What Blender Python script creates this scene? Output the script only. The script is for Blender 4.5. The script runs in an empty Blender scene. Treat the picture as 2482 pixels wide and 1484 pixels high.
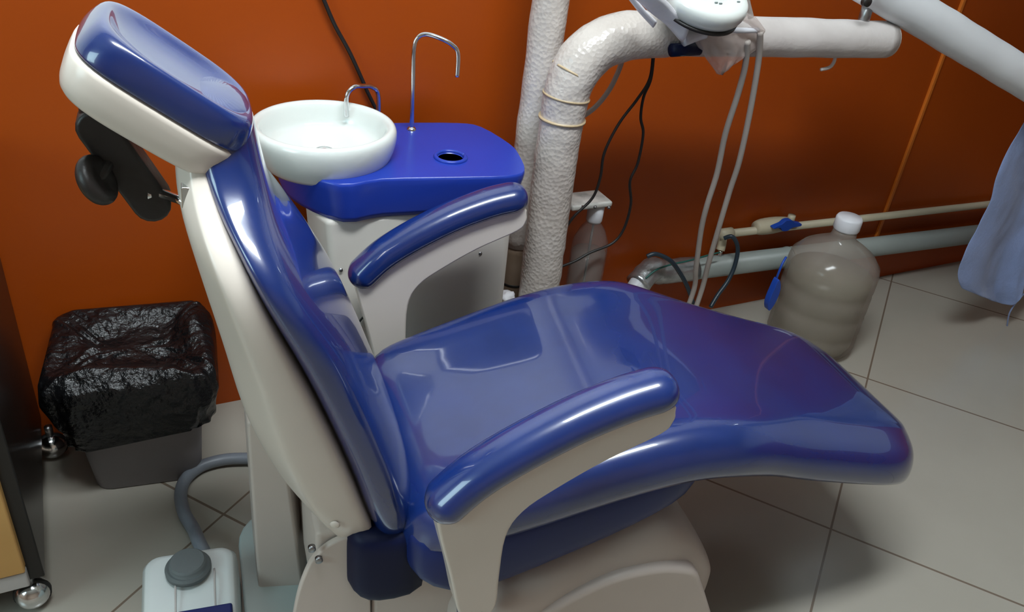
import bpy, bmesh, math, random
from mathutils import Vector, Matrix, noise
random.seed(4)
PI = math.pi
SC = bpy.context.scene
COL = SC.collection
def V(*a): return Vector(a)
# ------------------------------------------------------------------ camera
FPX, PITCH, ROLL, YAW, CH = 2050.0, math.radians(32), math.radians(-6.7), math.radians(29), 1.3
fw = V(math.sin(YAW)*math.cos(PITCH), math.cos(YAW)*math.cos(PITCH), -math.sin(PITCH))
r0 = V(math.cos(YAW), -math.sin(YAW), 0); d0 = fw.cross(r0)
rt = math.cos(ROLL)*r0 + math.sin(ROLL)*d0; dn = -math.sin(ROLL)*r0 + math.cos(ROLL)*d0
cd = bpy.data.cameras.new('camera'); cam = bpy.data.objects.new('camera', cd); COL.objects.link(cam)
cam.matrix_world = Matrix(((rt.x, -dn.x, -fw.x, 0), (rt.y, -dn.y, -fw.y, 0), (rt.z, -dn.z, -fw.z, CH), (0, 0, 0, 1)))
cd.sensor_fit = 'HORIZONTAL'; cd.sensor_width = 36; cd.lens = 36*FPX/2482; cd.clip_start = .02
cd.dof.use_dof = False
SC.camera = cam
SC.view_settings.view_transform = 'Standard'; SC.view_settings.look = 'None'
SC.view_settings.gamma = 1; SC.view_settings.exposure = 0.22
# ------------------------------------------------------------------ world and room lights
w = bpy.data.worlds.new('world'); SC.world = w; w.use_nodes = True
w.node_tree.nodes['Background'].inputs[0].default_value = (.75, .88, 1, 1)
w.node_tree.nodes['Background'].inputs[1].default_value = .3
def area(name, loc, size, sy, power, colr, aim):
    l = bpy.data.lights.new(name, 'AREA'); l.shape = 'RECTANGLE'; l.size = size; l.size_y = sy; l.energy = power; l.color = colr
    o = bpy.data.objects.new(name, l); COL.objects.link(o); o.location = loc
    o.rotation_euler = (Vector(aim)-Vector(loc)).to_track_quat('-Z', 'Y').to_euler(); return o
TUBE = (.42, .62, 2.36)
area('panel_light_glow', (TUBE[0], TUBE[1], 2.325), 1.15, .26, 26, (.90, .97, 1), (TUBE[0], TUBE[1], 0))
area('window_daylight', (-2.1, .35, 1.65), 1.0, 1.0, 18, (.66, .94, 1), (.1, .9, .2))
# ------------------------------------------------------------------ picture ray to a point on a known plane
def at(px, py, Y=None, Z=None, X=None):
    d = fw + rt*((px-1241)/FPX) + dn*((py-742)/FPX)
    t = Y/d.y if Y is not None else (Z-CH)/d.z if Z is not None else X/d.x
    return V(d.x*t, d.y*t, CH+d.z*t)
# ------------------------------------------------------------------ materials
def mat(name, col, rough=.5, bdist=.004, metal=0, spec=.5, coat=0, coat_r=.05, var=0, vscale=6, bump=0, bscale=60, trans=0, ior=1.45, alpha=1, sheen=0, col2=None, kind='noise'):
    m = bpy.data.materials.new(name); m.use_nodes = True; nt = m.node_tree; N = nt.nodes; L = nt.links
    b = N['Principled BSDF']
    b.inputs['Base Color'].default_value = (*col, 1); b.inputs['Roughness'].default_value = rough
    b.inputs['Metallic'].default_value = metal; b.inputs['Specular IOR Level'].default_value = spec
    b.inputs['Coat Weight'].default_value = coat; b.inputs['Coat Roughness'].default_value = coat_r
    b.inputs['Transmission Weight'].default_value = trans; b.inputs['IOR'].default_value = ior
    b.inputs['Alpha'].default_value = alpha; b.inputs['Sheen Weight'].default_value = sheen
    tc = N.new('ShaderNodeTexCoord')
    nz = N.new('ShaderNodeTexNoise'); nz.inputs['Scale'].default_value = vscale; nz.inputs['Detail'].default_value = 4
    L.new(tc.outputs['Object'], nz.inputs['Vector'])
    mx = N.new('ShaderNodeMix'); mx.data_type = 'RGBA'
    c2 = col2 or tuple(c*(1-var) for c in col)
    mx.inputs[6].default_value = (*col, 1); mx.inputs[7].default_value = (*c2, 1)
    rmp = N.new('ShaderNodeMapRange'); rmp.inputs[1].default_value = .35; rmp.inputs[2].default_value = .7
    L.new(nz.outputs['Fac'], rmp.inputs[0]); L.new(rmp.outputs[0], mx.inputs[0]); L.new(mx.outputs[2], b.inputs['Base Color'])
    if bump:
        if kind == 'bubble':
            t = N.new('ShaderNodeTexVoronoi'); t.inputs['Scale'].default_value = bscale; out = t.outputs['Distance']
        else:
            t = N.new('ShaderNodeTexNoise'); t.inputs['Scale'].default_value = bscale; t.inputs['Detail'].default_value = 6; out = t.outputs['Fac']
        L.new(tc.outputs['Object'], t.inputs['Vector'])
        bp = N.new('ShaderNodeBump'); bp.inputs['Strength'].default_value = bump; bp.inputs['Distance'].default_value = bdist
        L.new(out, bp.inputs['Height']); L.new(bp.outputs[0], b.inputs['Normal'])
    return m
BLUE = mat('blue_vinyl', (.006, .024, .145), .26, spec=.7, coat=1, coat_r=.035, var=.2, vscale=9, bump=.05, bscale=14)
BLUED = mat('blue_plastic', (.006, .018, .12), .35, spec=.4, var=.12)
BLUET = mat('blue_tray_plastic', (.016, .045, .36), .28, spec=.5, var=.08)
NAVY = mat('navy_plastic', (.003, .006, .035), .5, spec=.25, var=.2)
WHITE = mat('white_shell_plastic', (.72, .64, .57), .26, spec=.5, var=.05, vscale=4)
CERAM = mat('white_ceramic', (.70, .72, .69), .12, spec=.6, coat=.4, var=.03)
BODY = mat('cuspidor_body_plastic', (.66, .61, .56), .4, var=.08)
BASEM = mat('base_cover_plastic', (.62, .54, .49), .42, var=.08, vscale=3)
PLATE = mat('pale_floor_plate', (.5, .58, .57), .35, var=.08)
BLACK = mat('black_plastic', (.018, .014, .013), .42, var=.3, bump=.2, bscale=90)
CHROME = mat('chrome', (.72, .73, .74), .14, metal=1, var=.05)
STEEL = mat('dull_steel', (.35, .35, .36), .35, metal=1, var=.2)
BUBBLE = mat('bubble_wrap', (.60, .54, .50), .28, spec=.7, col2=(.47, .41, .37), vscale=9, bump=.3, bscale=130, kind='bubble')
FILM = mat('wrapping_film', (.62, .57, .55), .4, spec=.5, col2=(.5, .45, .43), vscale=7, bump=.35, bscale=60)
KRAFT = mat('brown_cardboard_wrap', (.33, .24, .17), .55, col2=(.22, .15, .10), vscale=12, bump=.4, bscale=30)
TAPE = mat('yellow_tape', (.56, .42, .26), .4, var=.2)
ARMW = mat('white_arm_film', (.70, .70, .72), .38, spec=.5, var=.08, bump=.25, bscale=22)
BAG = mat('black_bin_bag', (.006, .006, .007), .24, bdist=.02, spec=.5, var=.3, bump=1, bscale=26)
BIN = mat('grey_bin_plastic', (.25, .235, .25), .55, var=.1, bump=.1, bscale=120)
GREYH = mat('grey_hose', (.20, .22, .255), .4, var=.2, bump=.2)
GREYT = mat('pale_grey_tube', (.40, .35, .32), .45, var=.1)
CABLE = mat('black_cable', (.012, .010, .010), .5, var=.2)
DKHOSE = mat('dark_blue_hose', (.02, .035, .05), .35, var=.2)
GREENH = mat('green_wire', (.02, .11, .09), .4, var=.2)
CREAM = mat('cream_plastic_pipe', (.56, .50, .36), .4, var=.1)
DRAIN = mat('grey_drain_pipe', (.30, .33, .31), .42, var=.15, vscale=4)
SILVER = mat('silver_tape', (.5, .52, .53), .28, metal=.8, var=.3, vscale=30, bump=.9, bscale=40)
BLUEP = mat('valve_blue', (.01, .06, .38), .4, var=.1)
BUTTON = mat('grey_button_rubber', (.125, .145, .15), .6, var=.1, bump=.15, bscale=200)
FOOTW = mat('foot_control_white', (.62, .66, .66), .25, spec=.55, var=.05)
CLOTH = mat('light_blue_cloth', (.25, .32, .56), .85, var=.15, vscale=5, bump=.4, bscale=120, sheen=.2)
PAPER = mat('white_foam_sheet', (.78, .76, .80), .6, var=.08, bump=.2)
CAPW = mat('white_cap_plastic', (.66, .66, .70), .4, var=.05)
PALEW = mat('clouded_white_plastic', (.68, .66, .62), .4, var=.3, col2=(.35, .36, .34), vscale=30)
TAN = mat('tan_laminate', (.62, .36, .12), .4, col2=(.5, .27, .08), vscale=3)
CARTB = mat('cart_black_panel', (.012, .009, .008), .3, var=.3, vscale=3)
CARTW = mat('cart_white_edge', (.5, .47, .46), .4, var=.1)
RUBBER = mat('black_rubber', (.02, .02, .02), .6, var=.2)
ORTRIM = mat('orange_trim_paint', (.62, .16, .018), .35, var=.1)
MARK = mat('grey_print', (.22, .26, .26), .6, var=.1)
def glass(name, col, alpha, rough=.1):
    m = bpy.data.materials.new(name); m.use_nodes = True; N = m.node_tree.nodes; L = m.node_tree.links
    out = N['Material Output']; b = N['Principled BSDF']
    b.inputs['Base Color'].default_value = (*col, 1); b.inputs['Roughness'].default_value = rough; b.inputs['Specular IOR Level'].default_value = .6
    tr = N.new('ShaderNodeBsdfTransparent'); tr.inputs[0].default_value = (*[min(1, c*.4+.6) for c in col], 1)
    mx = N.new('ShaderNodeMixShader'); nz = N.new('ShaderNodeTexNoise'); nz.inputs['Scale'].default_value = 9
    tc = N.new('ShaderNodeTexCoord'); L.new(tc.outputs['Object'], nz.inputs[0])
    mr = N.new('ShaderNodeMapRange'); mr.inputs[3].default_value = alpha*.8; mr.inputs[4].default_value = min(1, alpha*1.2)
    L.new(nz.outputs['Fac'], mr.inputs[0]); L.new(mr.outputs[0], mx.inputs[0])
    L.new(tr.outputs[0], mx.inputs[1]); L.new(b.outputs[0], mx.inputs[2]); L.new(mx.outputs[0], out.inputs[0])
    return m
JUG = glass('clouded_jug_plastic', (.46, .40, .35), .36, .14)
WATER = glass('cloudy_water', (.42, .41, .29), .5, .3)
CLEAR = glass('clear_bottle_plastic', (.6, .55, .52), .11, .06)
LIQ = glass('clear_liquid', (.6, .62, .6), .12, .05)
BAGC = glass('clear_film', (.75, .66, .62), .34, .12)
PAINTLINE = 1.0
# wall: orange semi-gloss paint, slightly blotchy
WALL = mat('orange_wall_paint', (.36, .060, .0035), .36, spec=.32, col2=(.31, .048, .003), vscale=1.3, bump=.12, bscale=35)
def two_tone(m):
    nt = m.node_tree; N = nt.nodes; L = nt.links; b = N['Principled BSDF']; src = b.inputs['Base Color'].links[0].from_socket
    tc = N.new('ShaderNodeTexCoord'); sp = N.new('ShaderNodeSeparateXYZ'); L.new(tc.outputs['Object'], sp.inputs[0])
    g = N.new('ShaderNodeMath'); g.operation = 'GREATER_THAN'; g.inputs[1].default_value = PAINTLINE; L.new(sp.outputs[2], g.inputs[0])
    mx = N.new('ShaderNodeMix'); mx.data_type = 'RGBA'; mx.inputs[7].default_value = (.86, .86, .86, 1)
    L.new(g.outputs[0], mx.inputs[0]); L.new(src, mx.inputs[6]); L.new(mx.outputs[2], b.inputs['Base Color'])
two_tone(WALL)
PALEWALL = mat('pale_room_paint', (.60, .46, .37), .7, var=.05, vscale=1)
CEIL = mat('ceiling_paint', (.75, .76, .74), .8, var=.04, vscale=1)
def floor_mat():
    m = bpy.data.materials.new('cream_floor_tiles'); m.use_nodes = True; N = m.node_tree.nodes; L = m.node_tree.links
    b = N['Principled BSDF']; b.inputs['Roughness'].default_value = .22; b.inputs['Specular IOR Level'].default_value = .5
    tc = N.new('ShaderNodeTexCoord'); mp = N.new('ShaderNodeMapping'); mp.vector_type = 'TEXTURE'
    c = TILE0; mp.inputs['Location'].default_value = (c.x, c.y, 0); mp.inputs['Rotation'].default_value = (0, 0, TANG)
    mp.inputs['Scale'].default_value = (TSZ, TSZY, 1)
    L.new(tc.outputs['Object'], mp.inputs['Vector'])
    sx = N.new('ShaderNodeSeparateXYZ'); L.new(mp.outputs[0], sx.inputs[0])
    def M(op, a, b_=None):
        n = N.new('ShaderNodeMath'); n.operation = op
        for i, q in enumerate((a, b_)):
            if q is None: continue
            if isinstance(q, (int, float)): n.inputs[i].default_value = q
            else: L.new(q, n.inputs[i])
        return n.outputs[0]
    ds = []
    for k in (0, 1):
        f = M('FRACT', M('ADD', sx.outputs[k], .5)); ds.append(M('ABSOLUTE', M('SUBTRACT', f, .5)))
    g = M('LESS_THAN', M('MINIMUM', ds[0], ds[1]), .0042)
    nz = N.new('ShaderNodeTexNoise'); nz.inputs['Scale'].default_value = 4; nz.inputs['Detail'].default_value = 5; L.new(tc.outputs['Object'], nz.inputs[0])
    m1 = N.new('ShaderNodeMix'); m1.data_type = 'RGBA'; m1.inputs[6].default_value = (.39, .36, .31, 1); m1.inputs[7].default_value = (.33, .30, .255, 1)
    L.new(nz.outputs['Fac'], m1.inputs[0])
    m2 = N.new('ShaderNodeMix'); m2.data_type = 'RGBA'; m2.inputs[7].default_value = (.16, .12, .09, 1)
    L.new(g, m2.inputs[0]); L.new(m1.outputs[2], m2.inputs[6]); L.new(m2.outputs[2], b.inputs['Base Color'])
    return m
# ------------------------------------------------------------------ object helpers
def finish(name, bm, m, parent=None, smooth=True, sub=0, bev=0, solid=0, autos=None):
    bmesh.ops.recalc_face_normals(bm, faces=bm.faces)
    me = bpy.data.meshes.new(name); bm.to_mesh(me); bm.free()
    if smooth:
        for p in me.polygons: p.use_smooth = True
    me.materials.append(m)
    o = bpy.data.objects.new(name, me); COL.objects.link(o)
    if parent: o.parent = parent
    if solid:
        q = o.modifiers.new('s', 'SOLIDIFY'); q.thickness = solid; q.offset = -1
    if bev:
        q = o.modifiers.new('b', 'BEVEL'); q.width = bev; q.segments = 3; q.limit_method = 'ANGLE'; q.angle_limit = math.radians(35)
        q.harden_normals = False
    if sub:
        q = o.modifiers.new('u', 'SUBSURF'); q.levels = sub; q.render_levels = sub
    if smooth and bev and not sub:
        q = o.modifiers.new('w', 'WEIGHTED_NORMAL')
    return o
def tag(o, label, cat, group=None):
    o['label'] = label; o['category'] = cat
    if group: o['group'] = group
    return o
def struct(o): o['kind'] = 'structure'; return o
def thing(name, label, cat, loc=(0, 0, 0), rz=0, group=None):
    o = bpy.data.objects.new(name, None); COL.objects.link(o); o.location = loc; o.rotation_euler = (0, 0, rz)
    o.empty_display_size = .05
    return tag(o, label, cat, group)
def loft(rings, bm=None, cap=True, closed=True):
    bm = bm or bmesh.new(); vs = [[bm.verts.new(p) for p in r] for r in rings]
    n = len(rings[0])
    for a, b in zip(vs, vs[1:]):
        for i in range(n if closed else n-1):
            j = (i+1) % n; bm.faces.new((a[i], a[j], b[j], b[i]))
    if cap:
        bm.faces.new(list(reversed(vs[0]))); bm.faces.new(vs[-1])
    return bm
def box(bm, x0, x1, y0, y1, z0, z1):
    v = [bm.verts.new(p) for p in ((x0, y0, z0), (x1, y0, z0), (x1, y1, z0), (x0, y1, z0), (x0, y0, z1), (x1, y0, z1), (x1, y1, z1), (x0, y1, z1))]
    for f in ((0, 3, 2, 1), (4, 5, 6, 7), (0, 1, 5, 4), (1, 2, 6, 5), (2, 3, 7, 6), (3, 0, 4, 7)): bm.faces.new([v[i] for i in f])
    return bm
def lerp_tab(tab, x):
    # piecewise smooth table lookup: rows (x, a, b, ...)
    if x <= tab[0][0]: return tab[0][1:]
    if x >= tab[-1][0]: return tab[-1][1:]
    for i in range(len(tab)-1):
        if x <= tab[i+1][0]:
            t = (x-tab[i][0])/(tab[i+1][0]-tab[i][0])
            p0 = tab[max(i-1, 0)]; p1 = tab[i]; p2 = tab[i+1]; p3 = tab[min(i+2, len(tab)-1)]
            out = []
            for k in range(1, len(p1)):
                m1 = (p2[k]-p0[k])/(p2[0]-p0[0])*(p2[0]-p1[0]); m2 = (p3[k]-p1[k])/(p3[0]-p1[0])*(p2[0]-p1[0])
                out.append((2*t**3-3*t*t+1)*p1[k]+(t**3-2*t*t+t)*m1+(-2*t**3+3*t*t)*p2[k]+(t**3-t*t)*m2)
            return tuple(out)
def spline(pts, n=8):
    P = [Vector(p) for p in pts]; out = []
    for i in range(len(P)-1):
        a = P[max(i-1, 0)]; b = P[i]; c = P[i+1]; d = P[min(i+2, len(P)-1)]
        for k in range(n):
            t = k/n
            out.append(.5*((2*b)+(c-a)*t+(2*a-5*b+4*c-d)*t*t+(3*b-3*c+d-a)*t**3))
    out.append(P[-1]); return out
def tube(pts, r, seg=12, smooth_n=8, bm=None, wob=0, rfun=None, cap=True, freq=18):
    P = spline(pts, smooth_n) if smooth_n else [Vector(p) for p in pts]
    T = [(P[min(i+1, len(P)-1)]-P[max(i-1, 0)]).normalized() for i in range(len(P))]
    up = Vector((0, 0, 1)) if abs(T[0].z) < .9 else Vector((0, 1, 0))
    nrm = (up-T[0]*up.dot(T[0])).normalized(); rings = []
    for i, p in enumerate(P):
        if i: nrm = (nrm-T[i]*nrm.dot(T[i])).normalized()
        bi = T[i].cross(nrm); rr = rfun(i/(len(P)-1)) if rfun else r
        ring = []
        for k in range(seg):
            a = 2*PI*k/seg; q = p+(nrm*math.cos(a)+bi*math.sin(a))*rr
            if wob: q = q+(q-p).normalized()*wob*noise.noise(q*freq)
            ring.append(q)
        rings.append(ring)
    return loft(rings, bm, cap)
def lathe(prof, seg=40, bm=None, loc=(0, 0, 0), rot=None):
    bm = bm or bmesh.new(); rings = []
    for r, z in prof:
        ring = []
        for k in range(seg):
            a = 2*PI*k/seg; p = V(max(r, 1e-4)*math.cos(a), max(r, 1e-4)*math.sin(a), z)
            if rot: p = rot @ p
            ring.append(p+Vector(loc))
        rings.append(ring)
    return loft(rings, bm, True)
def prism(poly, y0, y1, bm=None):
    # polygon in (x,z), extruded along y
    bm = bm or bmesh.new()
    a = [bm.verts.new((x, y0, z)) for x, z in poly]; b = [bm.verts.new((x, y1, z)) for x, z in poly]
    n = len(poly)
    for i in range(n): j = (i+1) % n; bm.faces.new((a[i], a[j], b[j], b[i]))
    bm.faces.new(list(reversed(a))); bm.faces.new(b); return bm
def smooth_poly(pts, n=5):
    P = [V(x, 0, z) for x, z in pts]; m = len(P); out = []
    for i in range(m):
        a, b, c, d = P[i-1], P[i], P[(i+1) % m], P[(i+2) % m]
        for k in range(n):
            t = k/n; q = .5*((2*b)+(c-a)*t+(2*a-5*b+4*c-d)*t*t+(3*b-3*c+d-a)*t**3); out.append((q.x, q.z))
    return out
def rrect(x0, x1, y0, y1, r, n=5):
    out = []
    for cx, cy, a0 in ((x1-r, y1-r, 0), (x0+r, y1-r, 90), (x0+r, y0+r, 180), (x1-r, y0+r, 270)):
        for k in range(n+1):
            a = math.radians(a0+90*k/n); out.append((cx+r*math.cos(a), cy+r*math.sin(a)))
    return out
def superel(n, a, b, e):
    out = []
    for k in range(n):
        t = 2*PI*k/n; c, s = math.cos(t), math.sin(t)
        out.append((a*math.copysign(abs(c)**(2/e), c), b*math.copysign(abs(s)**(2/e), s)))
    return out
# ================================================================== ROOM
WY = 1.63
TILE0 = at(2014, 1283, Z=0); _b = at(2103, 918, Z=0)-TILE0; _c = at(525, 1262, Z=0)-TILE0
TANG = math.atan2(_b.y, _b.x); TSZ = _b.length; TSZY = abs(_c.dot(V(-math.sin(TANG), math.cos(TANG), 0)))/2
bm = bmesh.new(); box(bm, -2.2, 3.6, -2.2, WY+.1, -.08, 0); struct(finish('floor', bm, floor_mat(), smooth=False))
bm = bmesh.new(); box(bm, -2.2, 3.6, WY, WY+.1, 0, 2.45); struct(finish('wall_back', bm, WALL, smooth=False))
bm = bmesh.new()
box(bm, -2.3, -2.2, -2.2, -.25, 0, 2.45); box(bm, -2.3, -2.2, .95, WY+.1, 0, 2.45); box(bm, -2.3, -2.2, -.25, .95, 0, 1.1); box(bm, -2.3, -2.2, -.25, .95, 2.3, 2.45)
struct(finish('wall_left', bm, PALEWALL, smooth=False))
bm = bmesh.new(); box(bm, 3.6, 3.7, -2.2, WY+.1, 0, 2.45); struct(finish('wall_right', bm, WALL, smooth=False))
bm = bmesh.new(); box(bm, -2.2, 3.6, -2.3, -2.2, 0, 2.45); struct(finish('wall_front', bm, PALEWALL, smooth=False))
bm = bmesh.new(); box(bm, -2.3, 3.7, -2.3, WY+.1, 2.45, 2.53); struct(finish('ceiling', bm, CEIL, smooth=False))
bm = bmesh.new()
for a in ((-.25, -.19, 1.1, 2.3), (.89, .95, 1.1, 2.3), (-.19, .89, 1.1, 1.16), (-.19, .89, 2.24, 2.3), (.33, .37, 1.16, 2.24)):
    box(bm, -2.27, -2.23, a[0], a[1], a[2], a[3])
struct(finish('window_1', bm, CEIL, smooth=False))
# upright orange moulding on the wall
bm = bmesh.new(); gx = at(2230, 280, Y=WY).x; prism([(gx-.006, .10), (gx+.006, .10), (gx+.006, 2.45), (gx-.006, 2.45)], WY-.008, WY+.002, bm)
struct(finish('trim_1', bm, ORTRIM, smooth=False, bev=.002))
# ceiling tube lamp
t = thing('ceiling_panel_lamp', 'long white ceiling lamp with glowing diffuser over the dental chair', 'lamp', (TUBE[0], TUBE[1], 2.45))
bm = bmesh.new(); box(bm, -.62, .62, -.16, .16, -.06, 0); finish('housing', bm, CAPW, t, smooth=False, bev=.008)
EM = bpy.data.materials.new('tube_glow'); EM.use_nodes = True; _p = EM.node_tree.nodes['Principled BSDF']
_p.inputs['Emission Color'].default_value = (.85, .96, 1, 1); _p.inputs['Emission Strength'].default_value = 14
bm = bmesh.new(); box(bm, -.59, .59, -.14, .14, -.105, -.06); finish('diffuser', bm, EM, t, smooth=False, bev=.008)
# unseen glowing tube added on the upper wall to make the floor glint
t = thing('added_glint_lamp', 'unseen short glow tube added on the upper wall for the glint in the floor', 'lamp', (2.55, WY, 1.57))
bm = bmesh.new(); box(bm, -.02, .02, -.02, 0, -.10, .10); finish('glint_base', bm, CAPW, t, smooth=False, bev=.003)
bm = tube([(0, -.03, -.08), (0, -.03, .08)], .009, 12, 2); finish('glint_tube', bm, EM, t)

# ================================================================== DENTAL CHAIR (local: x = towards the feet, y = towards the wall)
CS = .91; CO = V(.66, 1.035, 0); CA = math.radians(-6.6)
chair = thing('dental_chair', 'reclined dark blue dental chair with white shells and armrests on white base', 'dental chair', CH*V(0, 0, 1)*(1-CS)+CO*CS, CA)
chair.scale = (CS, CS, CS)
ZF = -CH*(1-CS)/CS      # the floor in chair-local units
# -- seat and leg cushion in one sweep
top = [(-.30, .300, .185), (-.285, .325, .225), (-.25, .345, .242), (-.2, .358, .252), (-.1, .385, .262), (0, .412, .268), (.1, .432, .272), (.18, .438, .274), (.26, .430, .276), (.35, .403, .265), (.45, .369, .257), (.55, .334, .250), (.64, .305, .244), (.68, .292, .237), (.715, .277, .224), (.755, .256, .19), (.785, .246, .12)]
profS = [(0, -.020), (.3, -.019), (.55, -.015), (.72, -.006), (.84, .0), (.93, -.010), (.985, -.034), (1.0, -.06), (.985, -.085), (.9, -.105), (.6, -.112), (0, -.112)]
profL = [(0, .002), (.3, .002), (.68, .002), (.735, .0), (.775, -.004), (.87, -.014), (.94, -.025), (.985, -.044), (1.0, -.070), (.985, -.094), (.92, -.106), (0, -.108)]
def seat_ring(u, sink=0, ws=1):
    z, w = lerp_tab(top, u); k = min(1, max(0, (u-.2)/.26)); k = k*k*(3-2*k)
    half = [((a[0]*(1-k)+b[0]*k)*w*ws, a[1]*(1-k)+b[1]*k) for a, b in zip(profS, profL)]
    dr = (-.08 if u < .2 else -.08*(1-k)-.04*k)
    pts = [(y, z+dr+(h-dr)*(1-sink)) for y, h in half]
    full = pts+[(-y, h) for y, h in reversed(pts[1:-1])]
    return [V(u, y, h) for y, h in full]
rings = [seat_ring(-.308, .75, .55), seat_ring(-.304, .45, .85)]+[seat_ring(-.295+i*.03) for i in range(0, 36)]+[seat_ring(.772, .12, 1.0), seat_ring(.785, .4, .95), seat_ring(.79, .75, .6)]
finish('seat_cushion', loft(rings), BLUE, chair, sub=1)
# -- blue shell below the seat
def hull(name, rows, m, e=5, parent=chair, sub=1):
    # rows: (u, z_bottom, z_top, half width)
    rings = []
    for u, zb, zt, w in rows:
        rings.append([V(u, a, (zb+zt)/2+b) for a, b in superel(32, w, (zt-zb)/2, e)])
    return finish(name, loft(rings), m, parent, sub=sub)
hull('seat_shell', [(-.300, .215, .27, .16), (-.292, .190, .290, .22), (-.26, .155, .30, .242), (-.2, .130, .31, .25), (-.13, .148, .32, .252), (-.05, .175, .34, .252), (.05, .206, .355, .25), (.13, .238, .36, .245), (.19, .264, .355, .235), (.222, .288, .35, .21), (.232, .305, .335, .15)], BLUED)
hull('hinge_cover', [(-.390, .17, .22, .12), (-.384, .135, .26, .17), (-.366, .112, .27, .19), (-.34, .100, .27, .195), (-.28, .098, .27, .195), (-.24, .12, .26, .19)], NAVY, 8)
# -- backrest
seam = [(.17, -.332), (.25, -.338), (.298, -.352), (.41, -.382), (.55, -.427), (.70, -.485), (.77, -.510), (.80, -.525), (.845, -.541), (.93, -.549)]
front = [(.17, -.300), (.20, -.280), (.25, -.270), (.30, -.272), (.38, -.285), (.475, -.316), (.565, -.346), (.635, -.375), (.71, -.418), (.78, -.458), (.84, -.474), (.90, -.484), (.93, -.49)]
backt = [(.17, -.37), (.20, -.400), (.25, -.428), (.30, -.458), (.36, -.486), (.47, -.521), (.60, -.541), (.74, -.565), (.81, -.577), (.87, -.572), (.93, -.565)]
wid = [(.165, .05), (.18, .10), (.21, .15), (.26, .182), (.33, .198), (.45, .207), (.6, .212), (.7, .212), (.755, .196), (.785, .165), (.815, .120), (.85, .087), (.90, .076), (.925, .070), (.94, .05)]
zs = [.165, .172, .185, .20, .225, .25, .28, .32, .36, .41, .46, .52, .58, .63, .68, .71, .735, .755, .775, .795, .815, .835, .86, .885, .905, .92, .93]
rings = []
for i, z in enumerate(zs):
    us = lerp_tab(seam, z)[0]; uf = lerp_tab(front, z)[0]; wd = lerp_tab(wid, z)[0]
    c = (us+uf)/2-.006; hd = max((uf-us)/2+.006, .004)*(.55 if i in (0, len(zs)-1) else 1)
    rings.append([V(c+b + (.010*(1-abs(a/wd)**2) if b > 0 else 0), a, z+(-.27*b)) for a, b in superel(36, wd, hd, 2.9)])
finish('backrest_cushion', loft(rings), BLUE, chair, sub=1)
rings = []
zs2 = [.195, .205, .222, .245, .28, .32, .36, .41, .46, .52, .58, .64, .70, .74, .77, .80, .83, .86, .885, .9, .91]
for i, z in enumerate(zs2):
    us = lerp_tab(seam, z)[0]+.004; ub = lerp_tab(backt, z)[0]; wd = lerp_tab(wid, z)[0]*.90
    k = (.6, .85)[i] if i < 2 else (.85 if i == len(zs2)-2 else .6 if i == len(zs2)-1 else 1)
    c = (us+ub)/2; hd = (us-ub)/2*k
    m_ = .2 if z > .7 else .2+.25*(.7-z)/.5; w_ = wd*k
    half = [(.95*w_, hd), (w_, hd*.9), (w_, hd*.4), (w_*.985, hd*(-m_+.12)), (w_*.95, hd*(-m_)), (w_*.90, hd*(-m_-.12)), (w_*.70, hd*-.82), (w_*.62, hd*-.93), (w_*.5, -hd), (w_*.25, -hd*1.02)]
    rings.append([V(c+b, a, z-.2*b) for a, b in half]+[V(c-hd*1.02, 0, z+.2*hd)]+[V(c+b, -a, z-.2*b) for a, b in reversed(half)]+[V(c+hd, -.5*w_, z-.2*hd), V(c+hd, .5*w_, z-.2*hd)])
finish('backrest_shell', loft(rings), WHITE, chair, sub=1)
def on_shell(z, a, du=.0):
    return V(lerp_tab(backt, z)[0]+du, a, z)
for (px, py, nm) in ((652, 985, 'screw_plug'), (812, 1270, 'screw_plug')):
    bm = lathe([(.0, .0), (.006, 0), (.008, .002), (.006, .004), (0, .004)], 14, rot=Matrix.Rotation(math.radians(90), 3, 'X')@Matrix.Rotation(math.radians(-18), 3, 'Y'))
    o = finish(nm, bm, WHITE, chair); d = at(px, py, Z=0)-V(0, 0, CH)
    # where the near chamfer of the shell lies
    nn = V(-math.sin(CA), math.cos(CA), 0); k = ((CO-V(0, 0, CH))-0*nn).dot(nn)-.172; tt = k/d.dot(nn); p = V(0, 0, CH)+d*tt-CO
    o.location = (p.dot(V(math.cos(CA), math.sin(CA), 0)), p.dot(nn), p.z)
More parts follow.
